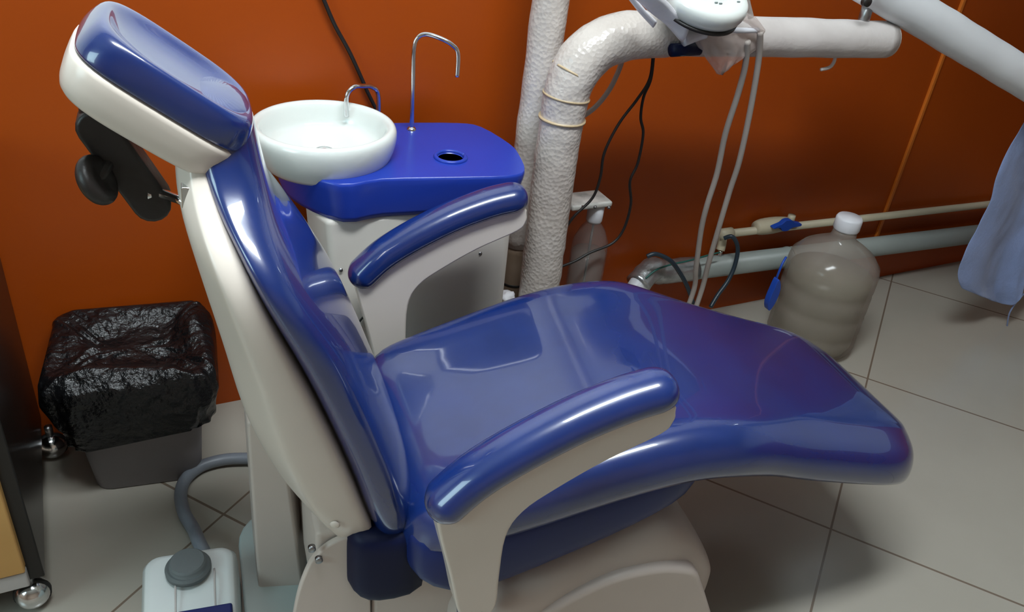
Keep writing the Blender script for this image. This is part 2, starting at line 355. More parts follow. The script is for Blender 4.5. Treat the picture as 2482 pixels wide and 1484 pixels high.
# -- headrest
hc = V(-.579, .0, .932); ht = math.radians(37)
hx = V(math.cos(ht), 0, -math.sin(ht)); hz = V(math.sin(ht), 0, math.cos(ht))
def hp(a, v, c): return hc+hx*a+V(0, v, 0)+hz*c
def head_loft(name, rows, m, dish=0):
    rings = []
    for c, L, Wd, e in rows:
        rings.append([hp(a, b, c) for a, b in superel(40, L, Wd, e)])
    return rings
rg = head_loft('', [(-.058, .05, .03, 3), (-.058, .084, .072, 3.4), (-.055, .097, .085, 3.8), (-.045, .105, .091, 4.2), (-.018, .110, .094, 4.2), (-.003, .111, .095, 4.2), (-.002, .104, .088, 4.2)], WHITE)
finish('headrest_shell', loft(rg), WHITE, chair, sub=1)
def pad_ring(c, L, Wd, e, dish=0):
    return [hp(a, b, c+dish*(a/L)**2) for a, b in superel(40, L, Wd, e)]
rg = [pad_ring(-.003, .100, .084, 4), pad_ring(-.0025, .1085, .093, 4.2), pad_ring(.000, .110, .094, 4.2), pad_ring(.014, .109, .095, 4.2), pad_ring(.030, .105, .094, 4), pad_ring(.037, .101, .092, 3.8), pad_ring(.0405, .097, .088, 3.5), pad_ring(.0405, .092, .082, 3.2), pad_ring(.037, .088, .074, 2.9), pad_ring(.030, .076, .062, 2.6), pad_ring(.026, .055, .042, 2.3), pad_ring(.025, .030, .024, 2), pad_ring(.025, .012, .010, 2)]
finish('headrest_pad', loft(rg), BLUE, chair, sub=1)
# articulated black linkage behind the headrest
def cpl(px, py, v):      # chair-local point seen at a pixel at sideways offset v
    d = at(px, py, Z=0)-V(0, 0, CH); nn = V(-math.sin(CA), math.cos(CA), 0); tt = ((CO-V(0, 0, CH)).dot(nn)+v)/d.dot(nn)
    p = V(0, 0, CH)+d*tt-CO; return V(p.dot(V(math.cos(CA), math.sin(CA), 0)), p.dot(nn), p.z)
A0, A1 = cpl(237, 300, 0), cpl(368, 482, 0)
dv = (A1-A0).normalized(); nv = V(-dv.z, 0, dv.x)
def stadium(p, q, r, n=8):
    out = []
    for c, s in ((q, 1), (p, -1)):
        for k in range(n+1):
            a = -PI/2+PI*k/n; v = dv*math.cos(a)*s*r+nv*math.sin(a)*s*r; out.append((c.x+v.x, c.z+v.z))
    return out
finish('headrest_link', prism(stadium(A0, A1, .024), -.024, .024), BLACK, chair, bev=.006)
bm = bmesh.new(); c0 = hp(-.045, 0, -.05); rgs = []
for k in range(6):
    s = k/5; p = c0.lerp(A0, s*.9); r = .036-.012*s
    rgs.append([p+V(math.cos(a)*r*.9, math.sin(a)*r*.9, 0)+hx*0 for a in [2*PI*i/20 for i in range(20)]])
finish('headrest_mount', loft(rgs), BLACK, chair)
K0 = cpl(232, 438, -.045)
rotk = Matrix.Rotation(math.radians(90), 3, 'X')
bm = lathe([(.0, -.012), (.022, -.012), (.030, -.006), (.033, .002), (.031, .010), (.022, .013), (.010, .008), (0, .008)], 28, loc=K0, rot=(nv+V(0, -.28, 0)).to_track_quat('Z', 'Y').to_matrix())
finish('lock_knob', bm, BLACK, chair, sub=1)
bm = tube([K0, A0.lerp(A1, .35)+V(0, 0, 0)], .008, 10, 2); finish('knob_stem', bm, BLACK, chair)
P1, P2 = cpl(395, 470, -.02), cpl(452, 490, -.078)
bm = tube([P1-V(.02, 0, 0), P1, P2], .0065, 10, 3); finish('link_rod', bm, CHROME, chair)
bm = prism([(P2.x-.006, P2.z-.010), (P2.x+.008, P2.z-.012), (P2.x+.010, P2.z+.022), (P2.x-.004, P2.z+.024)], -.086, -.066)
finish('link_clamp', bm, CHROME, chair, bev=.002)
# -- armrests
armpath = [(-.276, .452), (-.235, .492), (-.18, .527), (-.10, .566), (-.03, .590), (.018, .600)]
post = [(.036, .588), (.046, .572), (.046, .556), (.030, .536), (-.05, .502), (-.12, .463), (-.165, .430), (-.186, .385), (-.188, .30), (-.187, .24), (-.200, .215), (-.228, .210), (-.246, .235), (-.264, .32), (-.288, .425), (-.285, .455), (-.235, .490), (-.18, .522), (-.10, .560), (-.03, .585)]
for sgn in (-1, 1):
    P = spline([(x, 0, z) for x, z in armpath], 5); n = len(P); rings = []
    ends = [(-.030, .25, 0), (-.024, .62, 0), (-.012, .88, 0)]
    T0 = (P[1]-P[0]).normalized(); T1 = (P[-1]-P[-2]).normalized()
    seq = [(P[0]+T0*-.024, T0, .30), (P[0]+T0*-.020, T0, .62), (P[0]+T0*-.010, T0, .86)]
    for i in range(n):
        T = (P[min(i+1, n-1)]-P[max(i-1, 0)]).normalized(); seq.append((P[i], T, 1.0))
    seq += [(P[-1]+T1*.014, T1, .93), (P[-1]+T1*.026, T1, .72), (P[-1]+T1*.031, T1, .35)]
    for p, T, s in seq:
        N_ = V(-T.z, 0, T.x)
        rings.append([p+N_*b+V(0, a+sgn*.31, 0) for a, b in superel(24, .037*s, .0290*s, 2.15)])
    finish('armrest_pad', loft(rings), BLUE, chair, sub=1)
    finish('armrest_support', prism(smooth_poly(post, 4), sgn*.31-.024, sgn*.31+.024), WHITE, chair, bev=.012)
    bm = tube([(-.216, sgn*.31, .235), (-.205, sgn*.29, .165), (-.19, sgn*.25, .15)], .026, 14, 4); finish('armrest_bracket', bm, BLUED, chair)
# -- base
rings = []
for u, zt, w in ((-.205, .02, .20), (-.19, .07, .235), (-.15, .115, .250), (-.10, .148, .255), (-.04, .172, .258), (.03, .192, .26), (.10, .212, .258), (.155, .224, .255), (.20, .208, .25), (.245, .165, .24), (.285, .11, .232), (.31, .06, .22), (.325, .02, .19)):
    rings.append([V(u, -w, ZF), V(u, -w, zt*.35), V(u, -w*.99, zt*.65), V(u, -w*.93, zt*.88), V(u, -w*.75, zt*.98), V(u, -w*.4, zt), V(u, 0, zt), V(u, w*.4, zt), V(u, w*.75, zt*.98), V(u, w*.93, zt*.88), V(u, w*.99, zt*.65), V(u, w, zt*.35), V(u, w, ZF)])
finish('base_cover', loft(rings), BASEM, chair, sub=2)
# raised moulded panel on the near side of the base
pn = smooth_poly([(-.20, ZF+.005), (-.13, .005), (-.06, .09), (.02, .135), (.10, .150), (.19, .135), (.25, .08), (.28, ZF+.005)], 4)
finish('base_panel', prism(pn, -.268, -.20), BASEM, chair, bev=.012)
# rear side cover (round-topped plate) and inner block
disc = smooth_poly([(-.475, .05), (-.472, .084), (-.462, .14), (-.447, .19), (-.432, .217), (-.405, .240), (-.37, .245), (-.348, .2), (-.342, .02), (-.345, ZF+.03), (-.40, ZF+.03), (-.47, ZF+.03)], 4)
finish('hinge_side_plate', prism(disc, -.158, -.145), BASEM, chair, bev=.004)
bm = bmesh.new(); box(bm, -.34, -.15, -.155, .16, ZF+.02, .17); finish('hinge_block', bm, BASEM, chair, bev=.01)
bm = bmesh.new(); box(bm, -.43, -.35, -.142, .14, .0, .25); finish('backrest_pivot', bm, BASEM, chair, bev=.01)
bm = bmesh.new(); loft([[V(x, y, z) for x, y, z in ((-.520, .07, ZF+.02), (-.436, .055, ZF+.02), (-.40, .22, ZF+.02), (-.520, .22, ZF+.02))], [V(x, y, z) for x, y, z in ((-.515, .07, .32), (-.46, .06, .32), (-.42, .18, .32), (-.515, .18, .32))]], bm)
finish('rear_column', bm, BASEM, chair, smooth=True, bev=.006)
bm = bmesh.new(); pl = rrect(-.55, -.14, -.26, .28, .09, 6); loft([[V(x, y, ZF) for x, y in pl], [V(x, y, ZF+.028) for x, y in pl]], bm)
finish('floor_plate', bm, PLATE, chair, bev=.006)
for q in ((755, 1325), (772, 1352)):
    p = cpl(*q, -.157); bm = lathe([(.0, 0), (.006, 0), (.006, .008), (0, .008)], 12, loc=p, rot=rotk); finish('screw', bm, STEEL, chair)

# ================================================================== CUSPIDOR UNIT
unit = thing('cuspidor_unit', 'dental spittoon unit with blue top tray and white body behind the chair', 'spittoon unit', (.5, 1.45, 0))
UO = V(.5, 1.45, 0)
def u_(p): return Vector(p)-UO
bp_ = [(.345, 1.33), (.70, 1.315), (.715, 1.33), (.735, 1.50), (.72, 1.55), (.40, 1.60), (.36, 1.58), (.325, 1.40)]
bm = loft([[u_((x+(.0 if z > .3 else .02*(1 if x < .5 else 0)), y, z)) for x, y in bp_] for z in (0, .3, .60)]); finish('body', bm, BODY, unit, bev=.012)
# blue tray: outline lofted between lower skirt and flat top
to = smooth_poly([(.30, 1.40), (.36, 1.31), (.44, 1.315), (.56, 1.295), (.67, 1.277), (.712, 1.292), (.735, 1.36), (.742, 1.42), (.722, 1.52), (.68, 1.55), (.56, 1.572), (.44, 1.585), (.33, 1.575), (.285, 1.50)], 3)
def tray_ring(z, s, dy=0): 
    cx, cy = .52, 1.44
    return [u_((cx+(x-cx)*s, cy+(y-cy)*s, z)) for x, y in to]
skr = []
for z, sc in ((.600, .93), (.610, .945), (.635, .965), (.66, .985), (.672, .992), (.678, .985)):
    ring = tray_ring(z, sc)
    if z < .66:
        ring = [V(p.x, p.y, p.z+max(0, (p.x-.0))*.12*(.66-z)/.08+.0) for p in ring]
    skr.append(ring)
tray = finish('top_tray', loft(skr), BLUET, unit, bev=.0)
for p in tray.data.polygons:
    if abs(p.normal.z) > .9: p.use_smooth = False
holec = at(1092, 382, Z=.678)
rimo = finish('cup_holder', tube([u_(holec)+V(.0285*math.cos(a), .0285*math.sin(a), .001) for a in [2*PI*k/40 for k in range(41)]], .0042, 10, 0), BLUET, unit)
bmc = bmesh.new(); bmc = lathe([(0, -.06), (.024, -.06), (.024, .02), (0, .02)], 32, loc=u_(holec)); cut = finish('holder_well', bmc, NAVY, unit)
# cut the well through boolean evaluation, then keep a small sunken cup
def apply_bool(o, c):
    md = o.modifiers.new('bool', 'BOOLEAN'); md.operation = 'DIFFERENCE'; md.object = c; md.solver = 'EXACT'
    dg = bpy.context.evaluated_depsgraph_get(); me = bpy.data.meshes.new_from_object(o.evaluated_get(dg)); o.modifiers.clear(); old = o.data; o.data = me
    me.materials.clear(); me.materials.append(old.materials[0])
apply_bool(tray, cut)
bpy.data.objects.remove(cut)
bm = lathe([(.0235, -.002), (.0235, -.055), (0, -.055), (0, -.058), (.0255, -.058), (.0255, -.002)], 32, loc=u_(holec)); finish('holder_cup', bm, BLUED, unit)
# bowl
bc = at(785, 314, Z=.722); BR = .132
prof = [(0, -.072), (.09, -.072), (.107, -.066), (.121, -.050), (.130, -.024), (.133, -.004), (.131, .008), (.124, .014), (.116, .012), (.111, .004), (.108, -.010), (.105, -.024), (.096, -.034), (.06, -.039), (.02, -.041), (0, -.041)]
bm = lathe(prof, 56, loc=u_(bc)); finish('bowl', bm, CERAM, unit, sub=1)
bm = lathe([(.0, 0), (.014, 0), (.016, .002), (.008, .003), (0, .002)], 20, loc=u_(bc+V(0, 0, -.0405))); finish('bowl_drain', bm, CHROME, unit)
# rinse bend over the bowl edge
Yb = bc.y+.095
rp = [at(840, 268, Y=Yb-.02), at(841, 232, Y=Yb-.02), at(858, 211, Y=Yb-.015), at(880, 209, Y=Yb), at(902, 211, Y=Yb+.015), at(917, 232, Y=Yb+.02)]
rp.append(V(rp[-1].x, rp[-1].y, .665)); rp[0].z -= .012
bm = tube([u_(p) for p in rp], .0048, 10, 8); finish('bowl_rinse_pipe', bm, CHROME, unit)
Yt = 1.53
tp = [at(998, 303, Y=Yt), at(1001, 200, Y=Yt), at(1003, 120, Y=Yt), at(1012, 92, Y=Yt), at(1032, 83, Y=Yt-.005), at(1065, 92, Y=Yt-.02), at(1095, 108, Y=Yt-.03), at(1110, 130, Y=Yt-.035), at(1108, 186, Y=Yt-.035)]
tp[0].z = .672
bm = tube([u_(p) for p in tp], .0045, 12, 8); finish('cup_filler_pipe', bm, CHROME, unit)
bm = lathe([(0, -.006), (.0095, -.006), (.0095, .008), (.006, .012), (0, .012)], 18, loc=u_(tp[0])); finish('filler_collar', bm, CHROME, unit)
for q in ((1162, 612), (825, 652)):
    p = at(*q, Y=1.322 if q[0] > 1000 else 1.332); bm = lathe([(0, -.004), (.0035, -.004), (.0035, .006), (0, .006)], 12, loc=u_(p), rot=rotk); finish('screw', bm, STEEL, unit)

# ================================================================== POLES AND ARMS
pA = at(1248, 660, Y=1.50); pB = at(1335, 0, Y=1.50); pdir = (pB-pA)/(pB.z-pA.z)
def pz(z): return pA+pdir*(z-pA.z)
t = thing('lamp_pole', 'straight upright pole in bubble wrap standing nearest the blue tray', 'pole', pz(0)); o0 = pz(0)
NP = 60; bm = tube([pz(.40+k*(1.25/NP))-o0 for k in range(NP+1)], .0365, 26, 0, wob=.0025); finish('bubble_wrap', bm, BUBBLE, t)
bm = tube([pz(k*.402/20)-o0 for k in range(21)], .034, 24, 0, wob=.0015); finish('pole_tube', bm, KRAFT, t)
for q in (.30, .20):
    bm = tube([pz(q)-o0+V(0, 0, 0), pz(q+.006)-o0], .0352, 24, 1); finish('tie_band', bm, CABLE, t)
Y2 = 1.40
q0 = at(1308, 690, Y=Y2)
path = [V(q0.x, Y2, 0), V(q0.x, Y2, .2), at(1312, 660, Y=Y2), at(1338, 450, Y=Y2), at(1360, 300, Y=Y2), at(1380, 205, Y=Y2), at(1412, 145, Y=Y2), at(1465, 105, Y=Y2), at(1540, 85, Y=Y2), at(1620, 83, Y=Y2)]
t = thing('delivery_arm', 'bent pole in bubble wrap running into long horizontal wrapped arm', 'pole', (q0.x, Y2, 0)); o0 = V(q0.x, Y2, 0)
bm = tube([p-o0 for p in path], .045, 28, 9, wob=.0028, rfun=lambda s: .0445+.004*max(0, math.sin((s-.45)*PI/.5)) if s > .45 else .0445, freq=30); finish('bent_pole', bm, BUBBLE, t)
h0 = at(1590, 84, Y=Y2); h1 = at(2148, 96, Y=1.36)
bm = tube([h0.lerp(h1, k/30)-o0 for k in range(31)], .0405, 26, 0, wob=.0015); finish('horizontal_arm', bm, FILM, t)
hd = (h1-h0).normalized()
bm = tube([h1-o0-hd*.002, h1-o0+hd*.006], .0385, 26, 1); finish('arm_end_cap', bm, WHITE, t)
# tape bands round the bent pole
Pp = spline([p-o0 for p in path], 9); Tt = [(Pp[min(i+1, len(Pp)-1)]-Pp[max(i-1, 0)]).normalized() for i in range(len(Pp))]
for (py, px) in ((290, 1365), (228, 1375), (175, 1390)):
    tgt = at(px, py, Y=Y2)-o0; i = min(range(len(Pp)), key=lambda k: (Pp[k]-tgt).length)
    bm = tube([Pp[i]-Tt[i]*.0022, Pp[i]+Tt[i]*.0022], .0480, 28, 1); finish('tape_band', bm, TAPE, t)
g0 = at(2022, 132, Y=1.37)-o0
bm = tube([g0+V(0, 0, .006), g0+V(.002, -.004, -.012), g0+V(-.008, -.006, -.026), g0+V(-.035, -.008, -.030)], .004, 6, 5); finish('loose_film_end', bm, FILM, t)
# swing arm on top of the arm end
t = thing('swing_arm', 'thick white wrapped arm slanting down across the top right corner', 'arm', h1); o0 = h1
s0, s1 = at(2120, -32, Y=1.37), at(2482, 189, Y=1.26); sd = s1-s0
bm = tube([s0+sd*(-.05+k*1.9/40)-o0 for k in range(41)], .0435, 30, 0, wob=.0015); finish('arm_tube', bm, ARMW, t)
b0 = at(2090, 62, Y=1.37); b1 = at(2106, 6, Y=1.37)
bm = tube([b0-o0-V(0, 0, .012), b1-o0], .0125, 18, 2); finish('pivot_post', bm, STEEL, t)
bm = tube([b0-o0-V(0, 0, .016), b0-o0+V(0, 0, -.004)], .019, 18, 1); finish('pivot_collar', bm, CHROME, t)
bm = lathe([(0, -.006), (.010, -.006), (.010, .006), (0, .006)], 16, loc=at(2100, 4, Y=1.325)-o0, rot=rotk); finish('pivot_screw', bm, BLACK, t)

# round white head of the wrapped instrument holder
hc2 = at(1708, 0, Y=1.30)
t = thing('round_lamp_head', 'round white plastic dial cap resting above the wrapped horizontal arm', 'lamp head', hc2)
rr = Matrix.Rotation(math.radians(18), 3, 'X')
bm = lathe([(0, -.034), (.045, -.033), (.068, -.026), (.079, -.012), (.083, .004), (.081, .016), (.070, .022), (.045, .020), (.02, .018), (0, .018)], 48, rot=rr); finish('cap', bm, CERAM, t, sub=1)
bm = lathe([(.060, -.034), (.074, -.028), (.075, -.022), (.060, -.024)], 40, rot=rr); finish('cap_seal', bm, BLACK, t)
bm = lathe([(0, .017), (.014, .017), (.012, .025), (0, .026)], 20, rot=rr, loc=(.022, -.012, .0)); finish('centre_knob', bm, KRAFT, t)
for (dx, dy) in ((-.012, -.044), (-.004, -.047), (.040, -.042), (.043, -.030)):
    bm = bmesh.new(); box(bm, -.003, .003, -.0012, .0012, -.001, .0015)
    for v in bm.verts: v.co = rr@(v.co+V(dx, dy, .0215))
    finish('printed_mark', bm, MARK, t, smooth=False)
# foam sheets wrapped beside it
def sheet(name, quad, m, thick, label, cat, bend=.006, parent=None):
    a, b, c, d = [Vector(q) for q in quad]; nx, ny = 14, 5; bm = bmesh.new(); g = []
    nr = (b-a).cross(d-a).normalized()
    for i in range(nx+1):
        row = []
        for j in range(ny+1):
            s, q = i/nx, j/ny; p = a.lerp(b, s).lerp(d.lerp(c, s), q); p += nr*bend*(noise.noise(p*22)*1.2+math.sin(q*PI))
            row.append(bm.verts.new(p))
        g.append(row)
    for i in range(nx):
        for j in range(ny): bm.faces.new((g[i][j], g[i+1][j], g[i+1][j+1], g[i][j+1]))
    o = finish(name, bm, m, parent, solid=thick)
    return tag(o, label, cat) if label else o
Ys = 1.31
sheet('foam_sheet', (at(1517, -25, Y=Ys), at(1655, 96, Y=Ys), at(1672, 68, Y=Ys-.03), at(1580, -40, Y=Ys-.03)), PAPER, .003, 'white foam wrapping sheet slanting along left of the round cap', 'sheet')
sheet('foam_strip', (at(1522, -6, Y=Ys+.02), at(1584, 66, Y=Ys+.02), at(1592, 52, Y=Ys+.01), at(1534, -10, Y=Ys+.01)), PAPER, .002, 'narrow white foam strip stuck out under the wrapping sheet', 'strip', bend=.002)
t = thing('instrument_clamp', 'dark clamp with pale rounded cover under the wrapped arm', 'clamp', at(1660, 105, Y=1.335)); o0 = at(1660, 105, Y=1.335)
bm = tube([at(1628, 122, Y=1.345)-o0, at(1694, 118, Y=1.345)-o0], .013, 12, 2); finish('clamp_bar', bm, NAVY, t)
bm = tube([at(1655, 92, Y=1.325)-o0, at(1690, 82, Y=1.32)-o0, at(1712, 80, Y=1.315)-o0], .016, 16, 4, rfun=lambda s: .0165-.006*s); finish('clamp_cover', bm, CAPW, t)
bm = tube([at(1648, 131, Y=1.34)-o0, at(1680, 129, Y=1.34)-o0], .0045, 10, 2); finish('clamp_edge', bm, CHROME, t)
# crumpled clear bag
bm = bmesh.new(); gx_, gy_ = 12, 9; g = []
for j in range(gy_+1):
    row = []
    for i in range(gx_+1):
        s, q = i/gx_, j/gy_
        xl = 1685+(1738-1685)*max(0, (q-.35)/.65); xr = 1838-(1838-1746)*max(0, (q-.45)/.55)
        p = at(xl+(xr-xl)*s, 66+112*q, Y=1.335)
        p.y += .012*noise.noise(V(s*9, q*9, 1))-.008*math.sin(s*PI); row.append(bm.verts.new(p))
    g.append(row)
for j in range(gy_):
    for i in range(gx_): bm.faces.new((g[j][i], g[j][i+1], g[j+1][i+1], g[j+1][i]))
tag(finish('plastic_bag', bm, BAGC, solid=.0015), 'crumpled clear plastic bag hanging in a point below the wrapped arm', 'bag')
t = thing('holder_bracket', 'clear plastic bracket at the arm where two pale hoses start', 'bracket', at(1835, 62, Y=1.33)); o0 = at(1835, 62, Y=1.33)
bm = tube([at(1745, 72, Y=1.325)-o0, at(1800, 74, Y=1.325)-o0, at(1838, 73, Y=1.325)-o0], .0055, 10, 4); finish('bar', bm, CAPW, t)
bm = tube([at(1800, 38, Y=1.33)-o0, at(1825, 52, Y=1.325)-o0, at(1845, 78, Y=1.325)-o0], .009, 12, 5); finish('hose_socket', bm, BAGC, t)
bm = tube([at(1806, -20, Y=1.33)-o0, at(1812, 10, Y=1.33)-o0, at(1820, 42, Y=1.33)-o0], .006, 10, 5); finish('feed_tube', bm, GREYT, t)
def cable(name, pts, r, m, label, cat, Y0, Y1, ext=None, group=None, seg=10):
    n = len(pts); P = [at(x, y, Y=Y0+(Y1-Y0)*i/(n-1)) for i, (x, y) in enumerate(pts)]
    if ext: P += [Vector(q) for q in ext]
    base = P[-1].copy(); bm = tube([p-base for p in P], r, seg, 7)
    o = finish(name, bm, m); o.location = base; return tag(o, label, cat, group)
cable('hose', [(1812, 100), (1806, 160), (1788, 230), (1758, 325), (1738, 420), (1713, 500), (1699, 560), (1687, 650), (1678, 715)], .0065, GREYT, 'left of two pale hoses hanging from the arm to behind the leg rest', 'hose', 1.325, 1.44, [(1.30, 1.45, .01)], group='pale hoses hanging from the arm')
cable('hose', [(1843, 76), (1838, 150), (1818, 270), (1792, 390), (1768, 465), (1740, 560), (1717, 640), (1698, 712)], .0065, GREYT, 'right of two pale hoses hanging from the arm beside the cream pipe end', 'hose', 1.32, 1.44, [(1.33, 1.44, .01)], group='pale hoses hanging from the arm')
cable('cable', [(1584, 118), (1575, 190), (1545, 240), (1500, 300), (1465, 370), (1455, 430), (1436, 480), (1392, 524), (1366, 560), (1352, 580)], .0032, CABLE, 'thin black cable curving left from the arm across the bottle bracket', 'cable', 1.43, 1.445, group='black cables under the arm')
cable('cable', [(1586, 118), (1578, 190), (1560, 235), (1553, 285), (1559, 325), (1546, 395), (1527, 440), (1529, 495), (1512, 555), (1484, 590), (1430, 613), (1392, 634), (1345, 652)], .0032, CABLE, 'thin black cable hanging furthest right then sweeping across the clear bottle', 'cable', 1.435, 1.44, group='black cables under the arm')
cable('tube', [(1514, 128), (1498, 175), (1474, 222), (1440, 262), (1400, 290)], .0055, GREYT, 'short grey tube looping under the bend of the wrapped arm', 'tube', 1.46, 1.44)
cable('wall_cable', [(760, -60), (785, 0), (812, 62), (845, 122), (872, 180), (895, 232), (930, 300)], .004, CABLE, 'black cable running down the orange wall behind the white bowl', 'cable', 1.620, 1.620)

# ================================================================== CLEAR BOTTLE ON BRACKET
bx = at(1432, 560, Y=1.50); bz_t = at(1440, 505, Y=1.50).z
t = thing('bottle_bracket', 'white bottle holder plate with dark screws beside the bent pole', 'bracket', (bx.x-.05, 1.50, 0)); o0 = V(bx.x-.05, 1.50, 0)
L_, R_ = at(1374, 495, Y=1.50), at(1470, 497, Y=1.50)
bm = bmesh.new(); box(bm, L_.x, R_.x, 1.475, 1.545, L_.z-.008, L_.z+.006)
for v in bm.verts: v.co -= o0
finish('plate', bm, PALEW, t, bev=.005)
for k in (.25, .55, .9):
    p = L_.lerp(R_, k)+V(0, -.027, .004); bm = lathe([(0, 0), (.004, 0), (.004, .005), (0, .005)], 12, loc=p-o0); finish('screw', bm, STEEL, t)
rx = L_.x+.006
bm = tube([V(rx, 1.51, 0)-o0, V(rx, 1.51, L_.z)-o0], .0055, 12, 2); finish('support_rod', bm, CHROME, t)
bm = tube([V(rx-.018, 1.52, 0)-o0, V(rx-.018, 1.52, L_.z-.006)-o0], .005, 10, 2); finish('support_rod', bm, CAPW, t)
t = thing('clear_bottle', 'clear plastic water bottle with white neck hanging beside the bent pole', 'bottle', (bx.x+.004, 1.50, 0)); bxx = bx.x+.004
zt = L_.z-.009
prof = [(0, zt-.29), (.040, zt-.29), (.044, zt-.28), (.044, zt-.12), (.042, zt-.095), (.030, zt-.065), (.016, zt-.045), (.014, zt-.03)]
bm = lathe(prof, 32); bm2 = None; finish('bottle_body', bm, CLEAR, t)
bm = lathe([(0, zt-.285), (.040, zt-.285), (.0405, zt-.125), (0, zt-.125)], 32); finish('liquid', bm, LIQ, t)
bm = lathe([(0, zt-.045), (.017, zt-.045), (.019, zt-.04), (.020, zt), (0, zt)], 24); finish('neck_cap', bm, CAPW, t)
bm = tube([(0, 0, zt-.27), (0, 0, zt-.04)], .003, 8, 2); finish('dip_tube', bm, STEEL, t)

# ================================================================== WALL PIPES
wp = [at(1748, 572, Y=1.60), at(1830, 553, Y=1.60)]
c0_, c1_ = at(1752, 568, Y=1.60), at(2390, 496, Y=1.60)
dirp = (c1_-c0_)
t = thing('water_pipe', 'thin cream water pipe along the orange wall above the grey pipe', 'pipe', (c0_.x, 1.60, c0_.z)); o0 = c0_.copy()
bm = tube([V(0, 0, 0), dirp*2.0], .0115, 14, 2); finish('pipe_run', bm, CREAM, t)
bm = tube([V(-.012, 0, 0), V(.03, 0, .0005)], .0165, 16, 2); finish('elbow', bm, CREAM, t)
bm = tube([V(0, 0, .0), V(0, -.006, -.03), V(-.004, -.01, -.045)], .0125, 14, 4); finish('elbow_outlet', bm, CREAM, t)
bm = tube([V(-.004, -.012, -.045), V(-.004, -.012, -.075)], .007, 10, 2); finish('hose_nut', bm, CHROME, t)
vc = at(1880, 545, Y=1.60)-o0
bm = tube([vc-V(.075, 0, -.000), vc-V(.05, 0, 0), vc, vc+V(.045, 0, 0)], .02, 18, 3, rfun=lambda s: .0175+.007*math.sin(s*PI)); finish('valve_body', bm, CREAM, t)
hv = vc+V(.006, -.030, .016)
bm = smooth_poly([(-.045, -.002), (-.02, .005), (-.008, .014), (.012, .014), (.028, .004), (.055, -.003), (.055, -.011), (.026, -.012), (.008, -.020), (-.012, -.017), (-.022, -.006), (-.045, -.007)], 3)
bm = prism([(x+hv.x, z+hv.z) for x, z in bm], hv.y-.006, hv.y+.010); finish('valve_handle', bm, BLUEP, t, bev=.002)
bm = tube([vc+V(.006, -.026, .012), vc+V(0, 0, 0)], .006, 10, 1); finish('valve_stem', bm, BLUEP, t)
cp = at(1915, 538, Y=1.60)-o0
bm = tube([cp+V(0, 0, -.004), cp+V(0, 0, .022)], .011, 12, 2); finish('pipe_clip', bm, CREAM, t)
g0, g1 = at(1600, 662, Y=1.585), at(2345, 570, Y=1.585)
t = thing('drain_pipe', 'thick grey drain pipe along the foot of the orange wall', 'pipe', g0); gd = (g1-g0)
bm = tube([-gd*.0, gd*2.0], .031, 22, 2); finish('pipe_run', bm, DRAIN, t)
e1 = at(1545, 690, Y=1.56)-g0
bm = tube([gd*.09, V(0, 0, .004), at(1578, 655, Y=1.58)-g0, e1], .034, 20, 5, wob=.004, freq=50); finish('taped_joint', bm, SILVER, t)
bm = tube([e1+V(.012, .004, .016), e1, e1-V(.05, .02, .06)], .024, 16, 4); finish('pipe_stub', bm, CAPW, t)
for k in (.36,):
    bm = tube([gd*k, gd*(k+.004)], .033, 20, 1); finish('pipe_clip', bm, DRAIN, t)
# pipe seen between the cuspidor and the poles
a0_, a1_ = at(1215, 598, Y=1.59), at(1275, 607, Y=1.59)
bm = tube([V(-.03, 0, 0), a1_-a0_, (a1_-a0_)*2.2], .009, 12, 2); o = finish('short_pipe', bm, DRAIN); o.location = a0_; tag(o, 'short grey pipe on the wall between spittoon body and wrapped poles', 'pipe')
cable('thin_hose', [(1755, 578), (1775, 574), (1788, 600), (1782, 640), (1765, 680), (1740, 715), (1722, 745)], .006, DKHOSE, 'dark hose looping from the cream pipe elbow down behind the leg rest', 'hose', 1.575, 1.50, group='dark hoses at the wall pipes')
cable('thin_hose', [(1568, 622), (1590, 616), (1625, 632), (1650, 665), (1668, 700), (1680, 735)], .006, DKHOSE, 'dark hose arching over the silver taped pipe joint', 'hose', 1.53, 1.50, group='dark hoses at the wall pipes')
cable('green_wire', [(1565, 675), (1590, 655), (1625, 642), (1670, 632), (1720, 618), (1745, 612)], .0025, GREENH, 'thin green wire lying along the top of the grey drain pipe', 'wire', 1.54, 1.55)

# ================================================================== WATER JUG
jb = at(1975, 840, Z=0); jc = at(2015, 600, Y=1.43)
JX, JY = at(2021, 640, Y=1.40).x, 1.40
t = thing('water_jug', 'large clouded plastic water jug with pale cap on the floor by the pipes', 'water jug', (JX, JY, 0))
R = .122
prof = [(0, 0), (.100, 0), (.113, .01), (R, .03), (R, .06), (R-.003, .07), (R, .08), (R, .125), (R-.003, .135), (R, .145), (R, .19), (R-.003, .20), (R, .21), (R, .25), (R-.004, .272), (R-.025, .298), (R-.052, .316), (.050, .328), (.036, .336), (.032, .350), (.031, .375)]
bm = lathe(prof, 48); finish('jug_body', bm, JUG, t)
bm = lathe([(0, .006), (.100, .008), (R-.009, .035), (R-.012, .2), (R-.012, .235), (0, .235)], 40); finish('water', bm, WATER, t)
bm = lathe([(0, .363), (.032, .363), (.0345, .368), (.0345, .396), (.031, .402), (0, .403)], 28); finish('cap', bm, CAPW, t)
p = at(1872, 712, Y=JY-.045)-V(JX, JY, 0)
bm = prism([(p.x+x, p.z+z) for x, z in smooth_poly([(-.004, .050), (.012, .02), (.010, -.02), (-.004, -.046), (-.016, -.02), (-.012, .02)], 3)], p.y-.012, p.y+.006); finish('blue_tag', bm, BLUEP, t, bev=.002)
